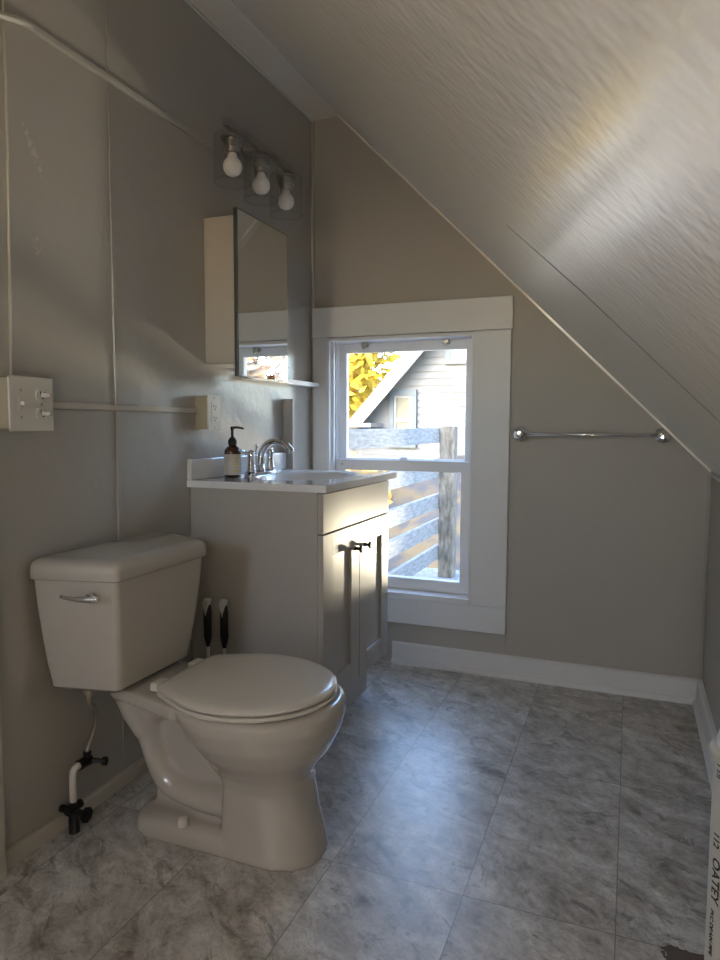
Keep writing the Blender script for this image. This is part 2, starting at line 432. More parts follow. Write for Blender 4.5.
# jambs, head, sill
bm = B()
box(bm, (WX0-.004, YB-.019, WZ0), (WX0+.008, YB+.17, WZ1)); box(bm, (WX1-.008, YB-.019, WZ0), (WX1+.004, YB+.17, WZ1))
box(bm, (WX0, YB-.019, WZ1-.010), (WX1, YB+.17, WZ1+.003))
# parting stops on the left jamb
box(bm, (WX0+.008, YB+.006, WZ0), (WX0+.020, YB+.018, WZ1-.01)); box(bm, (WX0+.008, YB+.048, WZ0), (WX0+.014, YB+.058, WZ1-.01))
obj('jamb', bm, 'jamb', win)
bm = B(); prism(bm, [(YB-.028, .283), (YB-.028, .306), (YB+.04, .310), (YB+.20, .296), (YB+.20, .27), (YB, .27)], 'x', WX0, WX1)
obj('window_sill', bm, 'trimwhite', win)
def sash(name, x0, x1, z0, z1, y0, y1, st, top, bot):
    bm = B()
    box(bm, (x0, y0, z0), (x0+st[0], y1, z1), .002); box(bm, (x1-st[1], y0, z0), (x1, y1, z1), .002)
    box(bm, (x0+st[0]-.002, y0, z1-top), (x1-st[1]+.002, y1, z1), .002); box(bm, (x0+st[0]-.002, y0, z0), (x1-st[1]+.002, y1, z0+bot), .002)
    f = obj(name, bm, 'jamb', win)
    ym = (y0+y1)/2
    g = bx('pane', (x0+st[0]-.001, ym-.0015, z0+bot-.001), (x1-st[1]+.001, ym+.0015, z1-top+.001), 'pane', f)
    g.parent = f; g.matrix_parent_inverse = f.matrix_world.inverted()
    g.matrix_parent_inverse = Matrix.Translation(-Vector(win.location))
    # keep world transform: f carries the inverse of win, so its own world is identity
    g.matrix_parent_inverse = Matrix.Identity(4)
    return f
up = sash('upper_sash', WX0+.014, WX1-.008, .81, 1.356, YB+.075, YB+.105, (.036, .040), .042, .05)
lo = sash('lower_sash', WX0+.020, WX1-.008, .312, .856, YB+.030, YB+.066, (.040, .044), .045, .046)
# two sash latches at the head and the lock on the meeting rail
for x in (-1.072, -.715):
    bm = B(); box(bm, (x-.013, YB+.045, 1.334), (x+.013, YB+.07, 1.354), .004); box(bm, (x-.005, YB+.035, 1.325), (x+.005, YB+.05, 1.338), .003)
    obj('latch', bm, 'nickel', win, label='small metal window latch')
bm = B(); lathe(bm, [(.018, 0), (.018, .008), (.012, .013), (.0, .014)], (-.892, YB+.052, .8565), n=20); box(bm, (-.90, YB+.034, .858), (-.868, YB+.044, .866), .003)
obj('sash_lock', bm, 'jamb', win, auto=40)
bm = B(); lathe(bm, [(.004, 0), (.004, .006), (.0, .007)], (-1.164, YB+.024, .835), 'y', 10); obj('sash_screw', bm, 'nickel', win)

# ---------------------------------------------------------------- toilet
TY = 1.385
toilet = thing('toilet', 'off-white porcelain toilet with closed lid against the left wall', 'toilet', (-.95, TY, 0))
def egg(xb, xf, hw, z, pb=2.3, n=40, back=.62, mid=.55):
    """closed outline, blunt at the back, round at the front"""
    xm = xb+(xf-xb)*(1-mid); out = []
    for i in range(n):
        a = 2*PI*i/n; c, s = math.cos(a), math.sin(a); p = pb if c < 0 else min(pb, 2.5)
        c2 = math.copysign(abs(c)**(2/p), c); s2 = math.copysign(abs(s)**(2/p), s)
        out.append((xm+(xf-xm)*c2 if c > 0 else xm+(xm-xb)*c2, TY+hw*s2, z))
    return out
bm = B()
loft(bm, [egg(-.885, -.636, .102, 0, 4.2), egg(-.882, -.642, .100, .03, 4.2), egg(-.872, -.661, .096, .10, 4.2), egg(-.872, -.672, .095, .165, 4),
          egg(-.885, -.667, .105, .195, 3.2), egg(-.905, -.650, .124, .222, 2.4), egg(-.935, -.627, .152, .255, 2.3), egg(-.965, -.608, .176, .295, 2.25),
          egg(-.99, -.597, .189, .335, 2.2), egg(-1.00, -.599, .190, .358, 2.2), egg(-1.00, -.606, .184, .368, 2.2)])
# deck that carries the tank
prism(bm, round_poly([(-1.185, TY-.092), (-1.185, TY+.092), (-1.05, TY+.125), (-.93, TY+.16), (-.93, TY-.16), (-1.05, TY-.125)], .03), 'z', .332, .365)
# foot flange
loft(bm, [[(x, y, z) for x, y in round_poly([(-1.13+i, TY-.098+i), (-1.13+i, TY+.098-i), (-.80, TY+.105-i), (-.80, TY-.105+i)], .07)] for z, i in ((0, 0), (.03, .003), (.045, .012), (.052, .03))])
# trapway
tp = [(-.80, TY, .23), (-.87, TY, .175), (-.93, TY, .235), (-1.0, TY, .305), (-1.08, TY, .315), (-1.105, TY, .245), (-1.075, TY, .165), (-1.02, TY, .105), (-.93, TY, .100), (-.86, TY, .10)]
tube(bm, [(-.78, TY, .20), (-.855, TY, .185), (-.915, TY, .225), (-.985, TY, .285), (-1.05, TY, .308), (-1.105, TY, .265), (-1.092, TY, .19), (-1.05, TY, .12), (-.97, TY, .095), (-.86, TY, .10)],
     [.05, .046, .040, .036, .038, .040, .040, .042, .042, .05], 20, 6, (0, 1, 0), 1.5)
box(bm, (-1.09, TY-.028, .04), (-.84, TY+.028, .33))
# neck between deck and trapway
tube(bm, [(-1.15, TY, .35), (-1.13, TY, .29), (-1.105, TY, .23)], [.055, .05, .04], 16, 4, (0, 1, 0), 1.7)
bowl = obj('bowl', bm, 'porcelain', toilet, smooth=True)
md = bowl.modifiers.new('r', 'REMESH'); md.mode = 'VOXEL'; md.voxel_size = .0055; md.use_smooth_shade = True
sm = bowl.modifiers.new('s', 'SMOOTH'); sm.factor = .6; sm.iterations = 4
for s in (-1, 1):
    bm = B(); lathe(bm, [(.014, 0), (.014, .010), (.011, .018), (.0, .021)], (-.965, TY+s*.088, .049), n=20)
    obj('bolt_cap', bm, 'seat', toilet, auto=50)
# seat ring and lid
def lid_outline(g, z):
    hb = .118+g; xf, xm, xb = -.620+g, -.828, -1.014-g; hw = .188+g
    n = 36; pts = [(xb, TY-hb)]
    for i in range(n+1):
        a = math.radians(-112+224*i/n)
        pts.append((xm+(xf-xm)*math.cos(a), TY+hw*math.sin(a)))
    pts.append((xb, TY+hb))
    # smooth the corner joins by sampling
    P = []
    for i in range(len(pts)-1):
        P.append(pts[i])
    P.append(pts[-1])
    return [(x, y, z) for x, y in round_poly(P, .02, 3)]
bm = B(); loft(bm, [lid_outline(-.010, .3685), lid_outline(.000, .371), lid_outline(.002, .376), lid_outline(-.002, .3795)])
obj('seat_ring', bm, 'seat', toilet, auto=35)
bm = B(); loft(bm, [lid_outline(-.006, .3835), lid_outline(.0, .386), lid_outline(.001, .392), lid_outline(-.005, .3965), lid_outline(-.018, .3995), lid_outline(-.05, .4015)])
obj('seat_lid', bm, 'seat', toilet, auto=35)
bm = B(); box(bm, (-1.025, TY-.10, .377), (-.97, TY+.10, .386))   # bumpers between ring and lid
for s in (-1, 1): box(bm, (-1.048, TY+s*.075-.022, .367), (-1.020, TY+s*.075+.022, .389), .005)
obj('seat_hinge', bm, 'seat', toilet)
# tank
def tank_ring(z, t, g=0.):
    # t: 0 bottom, 1 top
    def L(a, b): return a+(b-a)*t
    xb = L(-1.262, -1.276); xf = L(-1.090, -1.072)
    yb0, yb1 = L(1.195, 1.166), L(1.575, 1.640); yf0, yf1 = L(1.232, 1.213), L(1.520, 1.560)
    ps = [(xb, yb0-g), (xf+g, yf0-g), (xf+g, yf1+g*.5), (xb+.06, yb1+g), (xb, yb1+g)]
    return [(x, y, z) for x, y in round_poly(ps, [.012, .014, .03, .04, .012], 5)]
bm = B()
loft(bm, [tank_ring(.364, -.75, -.03), tank_ring(.367, -.4, -.012), tank_ring(.382, -.08), tank_ring(.44, .25), tank_ring(.50, .52), tank_ring(.58, .82), tank_ring(.650, 1)])
tank = obj('tank', bm, 'porcelain', toilet, auto=40)
bm = B()
loft(bm, [tank_ring(.645, 1, .006), tank_ring(.648, 1, .010), tank_ring(.664, 1, .011), tank_ring(.678, 1, .009), tank_ring(.686, 1, .002), tank_ring(.690, 1, -.010), tank_ring(.691, 1, -.03)])
obj('tank_lid', bm, 'porcelain', toilet, auto=50)
# flush lever on the near side of the tank
n_ = Vector((.047/.21, -1, 0)).normalized(); tdir = Vector((1, .047/.21, 0)).normalized()
pc = Vector((-1.118, 1.188, .612))
bm = B()
tube(bm, [pc+n_*.0, pc+n_*.014], .011, 16, up=(0, 0, 1)); tube(bm, [pc+n_*.012, pc+n_*.022], .008, 16, up=(0, 0, 1))
tube(bm, [pc+n_*.020+tdir*.026, pc+n_*.022, pc+n_*.022-tdir*.035, pc+n_*.020-tdir*.066+Vector((0, 0, .004))], [.0065, .0075, .0045, .0035], 12, 4, (0, 0, 1), 1.1)
obj('flush_lever', bm, 'chrome', toilet, smooth=True)

# water supply on the left wall under the tank
sup = thing('water_supply_line', 'small valve, white pipe and braided hose feeding the toilet tank from the wall', 'water supply', (-1.24, 1.21, 0.0))
bm = B(); tube(bm, [(-1.245, 1.240, .05), (-1.245, 1.240, .140), (-1.245, 1.248, .158), (-1.24, 1.262, .163)], .0088, 12, 6)
obj('riser_pipe', bm, 'pipe', sup, smooth=True)
bm = B(); lathe(bm, [(.013, 0), (.013, .05), (.010, .065), (.010, .078)], (-1.245, 1.240, 0.0), n=12)
tube(bm, [(-1.285, 1.240, .052), (-1.20, 1.240, .052)], .009, 10); tube(bm, [(-1.208, 1.240, .052), (-1.202, 1.240, .052)], .019, 8)
tube(bm, [(-1.245, 1.218, .062), (-1.245, 1.263, .062)], .011, 10)
obj('floor_valve', bm, 'black', sup)
bm = B(); tube(bm, [(-1.24, 1.256, .163), (-1.24, 1.292, .163)], .0135, 8); tube(bm, [(-1.24, 1.284, .163), (-1.24, 1.284, .186)], .010, 8)
tube(bm, [(-1.24, 1.288, .163), (-1.20, 1.302, .160)], .006, 8); tube(bm, [(-1.205, 1.300, .160), (-1.196, 1.303, .160)], .011, 10)
obj('stop_valve', bm, 'darkmetal', sup)
bm = B(); tube(bm, [(-1.24, 1.284, .184), (-1.236, 1.294, .215), (-1.228, 1.302, .255), (-1.215, 1.287, .300), (-1.205, 1.262, .325), (-1.20, 1.255, .352), (-1.20, 1.255, .366)], .0055, 10, 6)
obj('hose', bm, 'hose', sup, smooth=True)
bm = B(); lathe(bm, [(.010, 0), (.014, .012), (.014, .026), (.010, .030)], (-1.20, 1.255, .346), n=10)
obj('coupling_nut', bm, 'hose', sup)

# ---------------------------------------------------------------- brush and plunger behind the toilet
def grip_tool(name, label, x, y, top, headf, lean=0):
    t = thing(name, label, name.split('_')[-1], (x, y, 0))
    bm = B(); tube(bm, [(x, y, .10), (x, y, top-.14)], .0052, 10); obj('shaft', bm, 'plasticwhite', t, smooth=True)
    bm = B(); lathe(bm, [(.005, -.150), (.009, -.135), (.0125, -.115), (.0125, -.04), (.009, -.015), (.007, -.01)], (x, y, top), n=14); obj('grip', bm, 'black', t, auto=40)
    bm = B(); lathe(bm, [(.0085, -.030), (.0095, -.012), (.0125, -.004), (.011, .0), (.004, .002)], (x, y, top), n=14)
    prism(bm, [(x-.010, top-.008), (x+.010, top-.008), (x+.001, top-.052)], 'y', y-.0135, y+.0)
    obj('grip_cap', bm, 'plasticwhite', t, auto=40)
    headf(t); return t
def brush_head(t):
    x, y = -1.197, 1.750
    bm = B(); lathe(bm, [(.027, 0), (.027, .006), (.025, .012), (.026, .12), (.024, .12), (.023, .014), (0, .014)], (x, y, 0), n=24, cap=False); obj('holder', bm, 'plasticwhite', t, auto=40)
    bm = B(); lathe(bm, [(.0, .016), (.016, .022), (.020, .05), (.017, .085), (.008, .10), (.0, .102)], (x, y, 0), n=20, cap=False); obj('bristles', bm, 'bag', t, smooth=True)
def plunger_head(t):
    x, y = -1.138, 1.750
    bm = B(); lathe(bm, [(.030, 0), (.032, .012), (.030, .04), (.024, .07), (.014, .085), (.012, .11), (.0, .112)], (x, y, 0), n=24, cap=False); obj('cup', bm, 'black', t, smooth=True)
grip_tool('toilet_brush', 'white toilet brush with black grip, the one nearer the tank', -1.197, 1.750, .468, brush_head)
grip_tool('toilet_plunger', 'white handle with black grip standing just right of the toilet brush', -1.138, 1.750, .470, plunger_head)

# ---------------------------------------------------------------- vanity
VX0, VX1, VY0, VY1, VZ = XL, -.848, 1.802, 2.385, .806
van = thing('vanity_cabinet', 'greige two-door bathroom vanity cabinet below the window', 'vanity', (-1.06, 2.09, 0))
bm = B()
box(bm, (VX0+.002, VY0, 0), (VX1, VY0+.016, VZ)); box(bm, (VX0+.002, VY1-.016, 0), (VX1-.07, VY1, .150)); box(bm, (VX0+.002, VY1-.016, .150), (VX1, VY1, VZ))
box(bm, (VX0+.002, VY0+.016, .15), (VX1-.004, VY1-.016, .166)); box(bm, (VX0+.002, VY0+.016, .15), (VX0+.010, VY1-.016, VZ))
box(bm, (VX1-.018, VY0+.016, .166), (VX1-.001, VY0+.05, VZ)); box(bm, (VX1-.018, VY1-.05, .166), (VX1-.001, VY1-.016, VZ)); box(bm, (VX1-.018, VY0+.05, .66), (VX1-.001, VY1-.05, VZ))
obj('body', bm, 'cabinet', van)
# front stile of the near side panel comes down to the floor as a foot
bx('toe_kick', (VX1-.075, VY0+.016, 0), (VX1-.060, VY1-.016, .150), 'cabinet', van)
bx('drawer_front', (VX1, VY0+.002, .682), (VX1+.018, VY1-.003, .800), 'cabinet', van, .0015)
ym = 2.094
def door(y0, y1, ky):
    z0, z1 = .152, .678; st = .070
    bm = B(); x0, x1 = VX1, VX1+.018
    box(bm, (x0, y0, z0), (x1, y0+st, z1), .0015); box(bm, (x0, y1-st, z0), (x1, y1, z1), .0015)
    box(bm, (x0, y0+st-.001, z1-st), (x1, y1-st+.001, z1), .0015); box(bm, (x0, y0+st-.001, z0), (x1, y1-st+.001, z0+st), .0015)
    box(bm, (x0+.001, y0+st-.003, z0+st-.003), (x1-.009, y1-st+.003, z1-st+.003))
    d = obj('door', bm, 'cabinet', van)
    bm = B(); lathe(bm, [(.0075, 0), (.0065, .004), (.005, .010), (.006, .015), (.0125, .020), (.0135, .024), (.011, .028), (.0, .0285)], (x1, ky, .600), 'x', 18)
    k = obj('knob', bm, 'darkmetal', None, auto=40); k.parent = d; k.matrix_parent_inverse = Matrix.Identity(4)
    k['label'] = 'dark bronze round knob'
door(VY0+.002, ym-.0015, ym-.042); door(ym+.0015, VY1-.003, ym+.040)

# countertop with integral oval bowl
CT = .828
SXc, SYc, SA, SBv = -1.03, 2.10, .150, .205
CX0, CX1, CY0, CY1 = XL+.001, -.812, 1.786, 2.42
top = thing('bathroom_sink', 'white cultured marble sink top with oval basin on the vanity', 'sink', (-1.05, 2.1, VZ))
def counter():
    bm = B(); n = 64; hole = []; rim = []
    for i in range(n):
        a = 2*PI*i/n; c, s = math.cos(a), math.sin(a)
        hole.append((SXc+SA*c, SYc+SBv*s))
        # project on the rectangle
        k = []
        if c > 1e-9: k.append((CX1-SXc)/c)
        if c < -1e-9: k.append((CX0-SXc)/c)
        if s > 1e-9: k.append((CY1-SYc)/s)
        if s < -1e-9: k.append((CY0-SYc)/s)
        t = min(k); rim.append([SXc+t*c, SYc+t*s])
    for cx, cy in ((CX0, CY0), (CX1, CY0), (CX0, CY1), (CX1, CY1)):
        j = min(range(n), key=lambda q: (rim[q][0]-cx)**2+(rim[q][1]-cy)**2); rim[j] = [cx, cy]
    vt = [bm.verts.new((x, y, CT)) for x, y in rim]; vb = [bm.verts.new((x, y, VZ+.0005)) for x, y in rim]
    vi = [bm.verts.new((x, y, CT)) for x, y in hole]
    lev = [vi]
    for d, f in ((.004, .975), (.012, .95), (.04, .90), (.08, .80), (.11, .62), (.125, .40), (.130, .12)):
        lev.append([bm.verts.new((SXc+(x-SXc)*f, SYc+(y-SYc)*f, CT-d)) for x, y in hole])
    for i in range(n):
        j = (i+1) % n
        bm.faces.new((vt[i], vt[j], vi[j], vi[i])); bm.faces.new((vb[i], vb[j], vt[j], vt[i]))
        for a, b in zip(lev, lev[1:]): bm.faces.new((a[i], a[j], b[j], b[i]))
    bm.faces.new(lev[-1])
    # underside ring around the bowl
    vo = [bm.verts.new((SXc+(x-SXc)*1.03, SYc+(y-SYc)*1.03, VZ+.0005)) for x, y in hole]
    for i in range(n): bm.faces.new((vb[i], vo[i], vo[(i+1) % n], vb[(i+1) % n]))
    return bm
obj('sink_slab', counter(), 'counter', top, auto=50)
bx('backsplash', (XL+.001, CY0, CT), (XL+.020, CY1, CT+.066), 'counter', top, .004)
bm = B(); lathe(bm, [(.022, 0), (.022, .003), (.014, .0035), (.0, .001)], (SXc, SYc, CT-.1295), n=20); obj('drain', bm, 'chrome', top, auto=40)

# faucet
fa = thing('faucet', 'chrome arched faucet with two lever handles behind the basin', 'faucet', (-1.215, 2.10, CT))
FX, FY = -1.207, 2.10
bm = B()
prism(bm, round_poly([(FX-.022, FY-.085), (FX+.022, FY-.085), (FX+.022, FY+.085), (FX-.022, FY+.085)], .021, 6), 'z', CT+.0, CT+.012)
obj('base_plate', bm, 'chrome', fa, auto=40)
bm = B(); lathe(bm, [(.017, .010), (.014, .02), (.0125, .04)], (FX, FY, CT), n=20)
tube(bm, [(FX, FY, CT+.03), (FX+.004, FY, CT+.075), (FX+.026, FY, CT+.108), (FX+.060, FY, CT+.118), (FX+.095, FY, CT+.108), (FX+.122, FY, CT+.082)], [.0125, .0118, .011, .011, .012, .0125], 14, 6, (0, 1, 0), 1.15)
obj('spout', bm, 'chrome', fa, smooth=True)
for s in (-1, 1):
    y = FY+s*.066
    bm = B(); lathe(bm, [(.019, .010), (.016, .022), (.0115, .045), (.0105, .062), (.013, .070), (.012, .082), (.007, .088), (.0, .089)], (FX, y, CT), n=18)
    tube(bm, [(FX-.004, y, CT+.076), (FX-.012, y+s*.02, CT+.080), (FX-.016, y+s*.045, CT+.090)], [.006, .0055, .0045], 10, 4)
    obj('handle', bm, 'chrome', fa, smooth=True)
bm = B(); tube(bm, [(FX-.018, FY, CT+.01), (FX-.018, FY, CT+.095)], .0028, 8); lathe(bm, [(.003, .09), (.006, .095), (.006, .105), (.0, .108)], (FX-.018, FY, CT), n=12)
obj('lift_rod', bm, 'chrome', fa, smooth=True)

# soap bottle
BX, BY = -1.222, 1.942
sb = thing('soap_bottle', 'dark amber pump soap bottle with cream label on the vanity top', 'soap bottle', (BX, BY, CT))
bm = B(); lathe(bm, [(.0, .0), (.025, .0), (.0275, .003), (.0275, .082), (.0265, .090), (.021, .099), (.012, .106), (.011, .110)], (BX, BY, CT), n=28); obj('bottle_body', bm, 'amber', sb, auto=50)
# label wraps the side that faces the camera and the room
def arc_patch(cx, cy, r, a0, a1, z0, z1, n=14):
    bm = B(); vs = []
    for i in range(n+1):
        a = a0+(a1-a0)*i/n
        vs.append((bm.verts.new((cx+r*math.cos(a), cy+r*math.sin(a), z0)), bm.verts.new((cx+r*math.cos(a), cy+r*math.sin(a), z1))))
    for a, b in zip(vs, vs[1:]): bm.faces.new((a[0], b[0], b[1], a[1]))
    return bm
lb = obj('label', arc_patch(BX, BY, .0279, math.radians(-150), math.radians(15), CT+.010, CT+.078), 'label', sb, smooth=True)
bm = B()
for k, (a0, a1) in enumerate([(-50, -12), (-45, -18), (-48, -14), (-44, -20), (-50, -16)]):
    z = CT+.022+k*.010; t = arc_patch(BX, BY, .0281, math.radians(a0), math.radians(a1), z, z+.005, 5)
    me = bpy.data.meshes.new('t'); t.to_mesh(me); t.free(); bm.from_mesh(me)
pm = obj('label_print', bm, 'yellowink', None, smooth=True); pm.parent = lb; pm.matrix_parent_inverse = Matrix.Identity(4)
bm = B(); lathe(bm, [(.0135, .107), (.0145, .112), (.0145, .122), (.010, .130), (.0055, .134), (.0045, .136), (.0045, .157), (.006, .158), (.006, .166), (.0, .167)], (BX, BY, CT), n=20)
tube(bm, [(BX-.004, BY, CT+.164), (BX+.018, BY+.006, CT+.165), (BX+.036, BY+.012, CT+.161)], [.0045, .004, .0033], 10, 3)
obj('pump', bm, 'black', sb, auto=50)

# vertical cover strip behind the faucet
bx_ = bx('pipe_chase', (XL+.0005, 2.425, .80), (XL+.046, 2.437, 1.106), 'wall', None, .003)
tag(bx_, 'narrow upright painted cover strip on the left wall beyond the faucet', 'pipe cover')
# white ledge strip between the mirror and the window casing
bm = B(); box(bm, (XL+.0005, 2.12, 1.163), (XL+.045, 2.674, 1.181), .002)
for y in (2.17, 2.6): lathe(bm, [(.004, 0), (.004, .002), (0, .003)], (XL+.045, y, 1.172), 'x', 8)
tag(obj('wall_ledge', bm, 'trimwhite'), 'thin white wooden ledge strip under the mirror reaching the window casing', 'ledge')

# ---------------------------------------------------------------- mirror cabinet
mc = thing('mirror_cabinet', 'surface mounted medicine cabinet with a mirrored door above the vanity', 'medicine cabinet', (XL, 2.06, 1.17))
MX = -1.172
bx('cabinet_body', (XL+.0005, 1.897, 1.196), (MX-.001, 2.200, 1.658), 'cabwhite', mc, .003)
dm = bx('mirror_door', (MX, 1.880, 1.155), (MX+.012, 2.215, 1.674), 'mirror_edge', mc, .0015)
gl = bx('mirror_glass', (MX+.0122, 1.884, 1.159), (MX+.0135, 2.211, 1.670), 'mirror'); gl.parent = dm; gl.matrix_parent_inverse = Matrix.Identity(4)

# ---------------------------------------------------------------- vanity light
vl = thing('vanity_light', 'brushed nickel three bulb vanity light bar above the mirror', 'wall light', (XL, 2.11, 1.95))
LX = -1.20
bm = B(); box(bm, (LX-.010, 1.885, 1.925), (LX+.010, 2.335, 1.952), .002); obj('bar', bm, 'nickel', vl)
bm = B(); lathe(bm, [(.058, 0), (.058, .010), (.045, .018), (.014, .022), (.012, .085)], (XL, 2.12, 1.945), 'x', 28); obj('canopy', bm, 'nickel', vl, auto=40)
for y in (1.925, 2.105, 2.285):
    bm = B(); lathe(bm, [(.009, 1.926), (.009, 1.915), (.014, 1.908), (.036, 1.903), (.036, 1.897), (.026, 1.895), (.026, 1.882), (.029, 1.880), (.029, 1.873), (.025, 1.871), (.023, 1.855), (.0, 1.855)], (LX, y, 0), n=24)
    s = obj('socket', bm, 'nickel', vl, auto=40)
    def sub(name, bm, m, **k):
        o = obj(name, bm, m, None, **k); o.parent = s; o.matrix_parent_inverse = Matrix.Identity(4); return o
    sub('shade', (lambda b: (lathe(b, [(.010, 1.9085), (.054, 1.9085), (.058, 1.903), (.058, 1.762), (.0565, 1.762), (.0565, 1.77)], (LX, y, 0), n=40, cap=False), b)[1])(B()), 'shade', auto=40)
    prof = [(.0, 1.784)]
    for k in range(1, 10):
        a = PI*k/11; prof.append((.0305*math.sin(a), 1.8145-.0305*math.cos(a)))
    prof += [(.0155, 1.846), (.0135, 1.850), (.0135, 1.856)]
    sub('bulb', (lambda b: (lathe(b, prof, (LX, y, 0), n=28), b)[1])(B()), 'bulb', smooth=True)

# ---------------------------------------------------------------- surface wiring
def plate(name, label, cat, y0, y1, z0, z1, depth):
    t = thing(name, label, cat, (XL, (y0+y1)/2, z0))
    bx('back_box', (XL+.0005, y0+.004, z0+.003), (XL+depth, y1-.004, z1-.003), 'boxcream', t, .003)
    bx('cover_plate', (XL+depth, y0, z0), (XL+depth+.005, y1, z1), 'platewhite', t, .002)
    return t, XL+depth+.005
def screw(t, x, y, z):
    bm = B(); lathe(bm, [(.0033, 0), (.003, .001), (0, .0014)], (x-.0004, y, z), 'x', 10); obj('screw', bm, 'nickel', t)
sw, sx = plate('switch_box', 'two-gang surface box with a switch and a receptacle plate at the left edge', 'light switch', 1.098, 1.219, .985, 1.106, .040)
for z in (1.075, 1.016): screw(sw, sx, 1.129, z)
bm = B(); box(bm, (sx-.001, 1.123, 1.033), (sx+.001, 1.135, 1.058)); box(bm, (sx, 1.126, 1.042), (sx+.012, 1.132, 1.050), .001); obj('toggle', bm, 'platewhite', sw)
for z in (1.066, 1.025):
    bm = B(); prism(bm, round_poly([(1.168, z-.013), (1.202, z-.013), (1.202, z+.013), (1.168, z+.013)], .012, 5), 'x', sx-.001, sx+.004)
    o = obj('receptacle', bm, 'platewhite', sw)
    bm = B()
    box(bm, (sx+.0035, 1.178, z+.002), (sx+.0045, 1.180, z+.009)); box(bm, (sx+.0035, 1.190, z+.002), (sx+.0045, 1.192, z+.008)); box(bm, (sx+.0035, 1.183, z-.008), (sx+.0045, 1.188, z-.004))
    q = obj('slots', bm, 'slot'); q.parent = o; q.matrix_parent_inverse = Matrix.Identity(4)
    bm = B(); tube(bm, [(sx+.004, 1.185, z), (sx+.020, 1.192, z)], .0055, 10); q = obj('plug_cap', bm, 'platewhite', None, smooth=True, label='small plug cover'); q.parent = o; q.matrix_parent_inverse = Matrix.Identity(4)
screw(sw, sx, 1.185, 1.0455)
ou, ox = plate('outlet_box', 'single outlet surface box on the left wall beside the vanity backsplash', 'electrical outlet', 1.829, 1.899, .984, 1.096, .050)
for z in (1.088, .992): screw(ou, ox, 1.864, z)
bm = B(); box(bm, (ox-.001, 1.847, 1.006), (ox+.002, 1.881, 1.074), .001); rc = obj('receptacle', bm, 'platewhite', ou)
for z in (1.058, 1.022):
    bm = B(); box(bm, (ox+.0015, 1.856, z-.002), (ox+.0026, 1.858, z+.006)); box(bm, (ox+.0015, 1.868, z-.002), (ox+.0026, 1.870, z+.005)); box(bm, (ox+.0015, 1.861, z-.009), (ox+.0026, 1.866, z-.005))
    q = obj('slots', bm, 'slot'); q.parent = rc; q.matrix_parent_inverse = Matrix.Identity(4)

cz = 1.046
rw = bx('wire_raceway', (XL+.0005, 1.216, cz-.008), (XL+.014, 1.832, cz+.008), 'oldwhite', None, .003); tag(rw, 'painted horizontal wire raceway joining the two electrical boxes', 'raceway')
bm = B()
box(bm, (XL+.0005, 1.215, 1.884), (XL+.014, 1.935, 1.900), .003)
tube(bm, [(XL+.008, 1.225, 1.892), (XL+.008, 1.196, 1.889), (XL+.008, 1.15, 1.876), (XL+.008, 1.08, 1.853)], .0085, 10, 5)
tag(obj('wire_raceway', bm, 'wall'), 'long painted wire raceway high on the left wall running to the vanity light', 'raceway')
bm = B(); tube(bm, [(XL+.0065, 1.157, 2.26), (XL+.0065, 1.152, 1.6), (XL+.0065, 1.139, 1.103)], .0032, 10)
tag(obj('wire_raceway', bm, 'oldwhite', None, smooth=True), 'thin vertical painted conduit rising from the switch box', 'raceway')

# ---------------------------------------------------------------- towel bar
tb = thing('towel_bar', 'chrome towel bar on the back wall right of the window', 'towel bar', (-.14, YB, .94))
TZ, TBY = .970, 2.640
bm = B(); tube(bm, [(-.39, TBY, TZ), (.098, TBY, TZ)], .0075, 14); obj('rail', bm, 'chrome', tb, smooth=True)
for x in (-.398, .104):
    bm = B(); lathe(bm, [(.029, 0), (.029, -.006), (.022, -.012), (.013, -.020), (.012, -.045), (.0185, -.050), (.0185, -.068), (.012, -.074), (0, -.075)], (x, YB-.0003, TZ), 'y', 8)
    obj('post', bm, 'chrome', tb)

# ---------------------------------------------------------------- pipe by the knee wall
PX, PY, PR = .196, 1.22, .054
pp = thing('plastic_pipe', 'white printed plastic pipe standing upright by the right wall', 'pipe', (PX, PY, 0))
bm = B(); lathe(bm, [(PR-.004, 0), (PR, .0), (PR, .475), (PR-.004, .475)], (PX, PY, 0), n=40); obj('tube', bm, 'pvc', pp, auto=40)
bm = B(); lathe(bm, [(PR, .462), (PR+.006, .466), (PR+.008, .474), (PR+.005, .482), (PR-.002, .486)], (PX, PY, 0), n=40); obj('rim', bm, 'pvc', pp, smooth=True)
prof = [(PR-.002, .484)]+[((PR-.002)*math.cos(PI/2*k/9), .484+.050*math.sin(PI/2*k/9)) for k in range(1, 10)]
bm = B(); lathe(bm, prof, (PX, PY, 0), n=40, cap=False); obj('cap', bm, 'bag', pp, smooth=True, label='rounded white wrapped cap')
def pipe_text(txt, z, size, ang):
    cu = bpy.data.curves.new('t', 'FONT'); cu.body = txt; cu.size = size; cu.extrude = 0; cu.offset = .0006
    o = bpy.data.objects.new('t', cu); COL.objects.link(o)
    bpy.context.view_layer.update()
    me = bpy.data.meshes.new_from_object(o.evaluated_get(bpy.context.evaluated_depsgraph_get()))
    bpy.data.objects.remove(o)
    bm = B(); bm.from_mesh(me)
    bmesh.ops.subdivide_edges(bm, edges=[e for e in bm.edges if e.calc_length() > .01], cuts=2)
    for v in bm.verts:
        a = ang-(-v.co.y)/PR*1.0; zz = z-v.co.x
        v.co = Vector((PX+(PR+.0004)*math.cos(a), PY+(PR+.0004)*math.sin(a), zz))
    return obj('printed_text', bm, 'ink', pp)
A0 = math.radians(-158)
pipe_text('1 1/2', .462, .012, A0); pipe_text('112', .348, .018, A0); pipe_text('OATEY', .305, .024, A0); pipe_text('PVC DRAIN PIPE', .215, .011, A0)

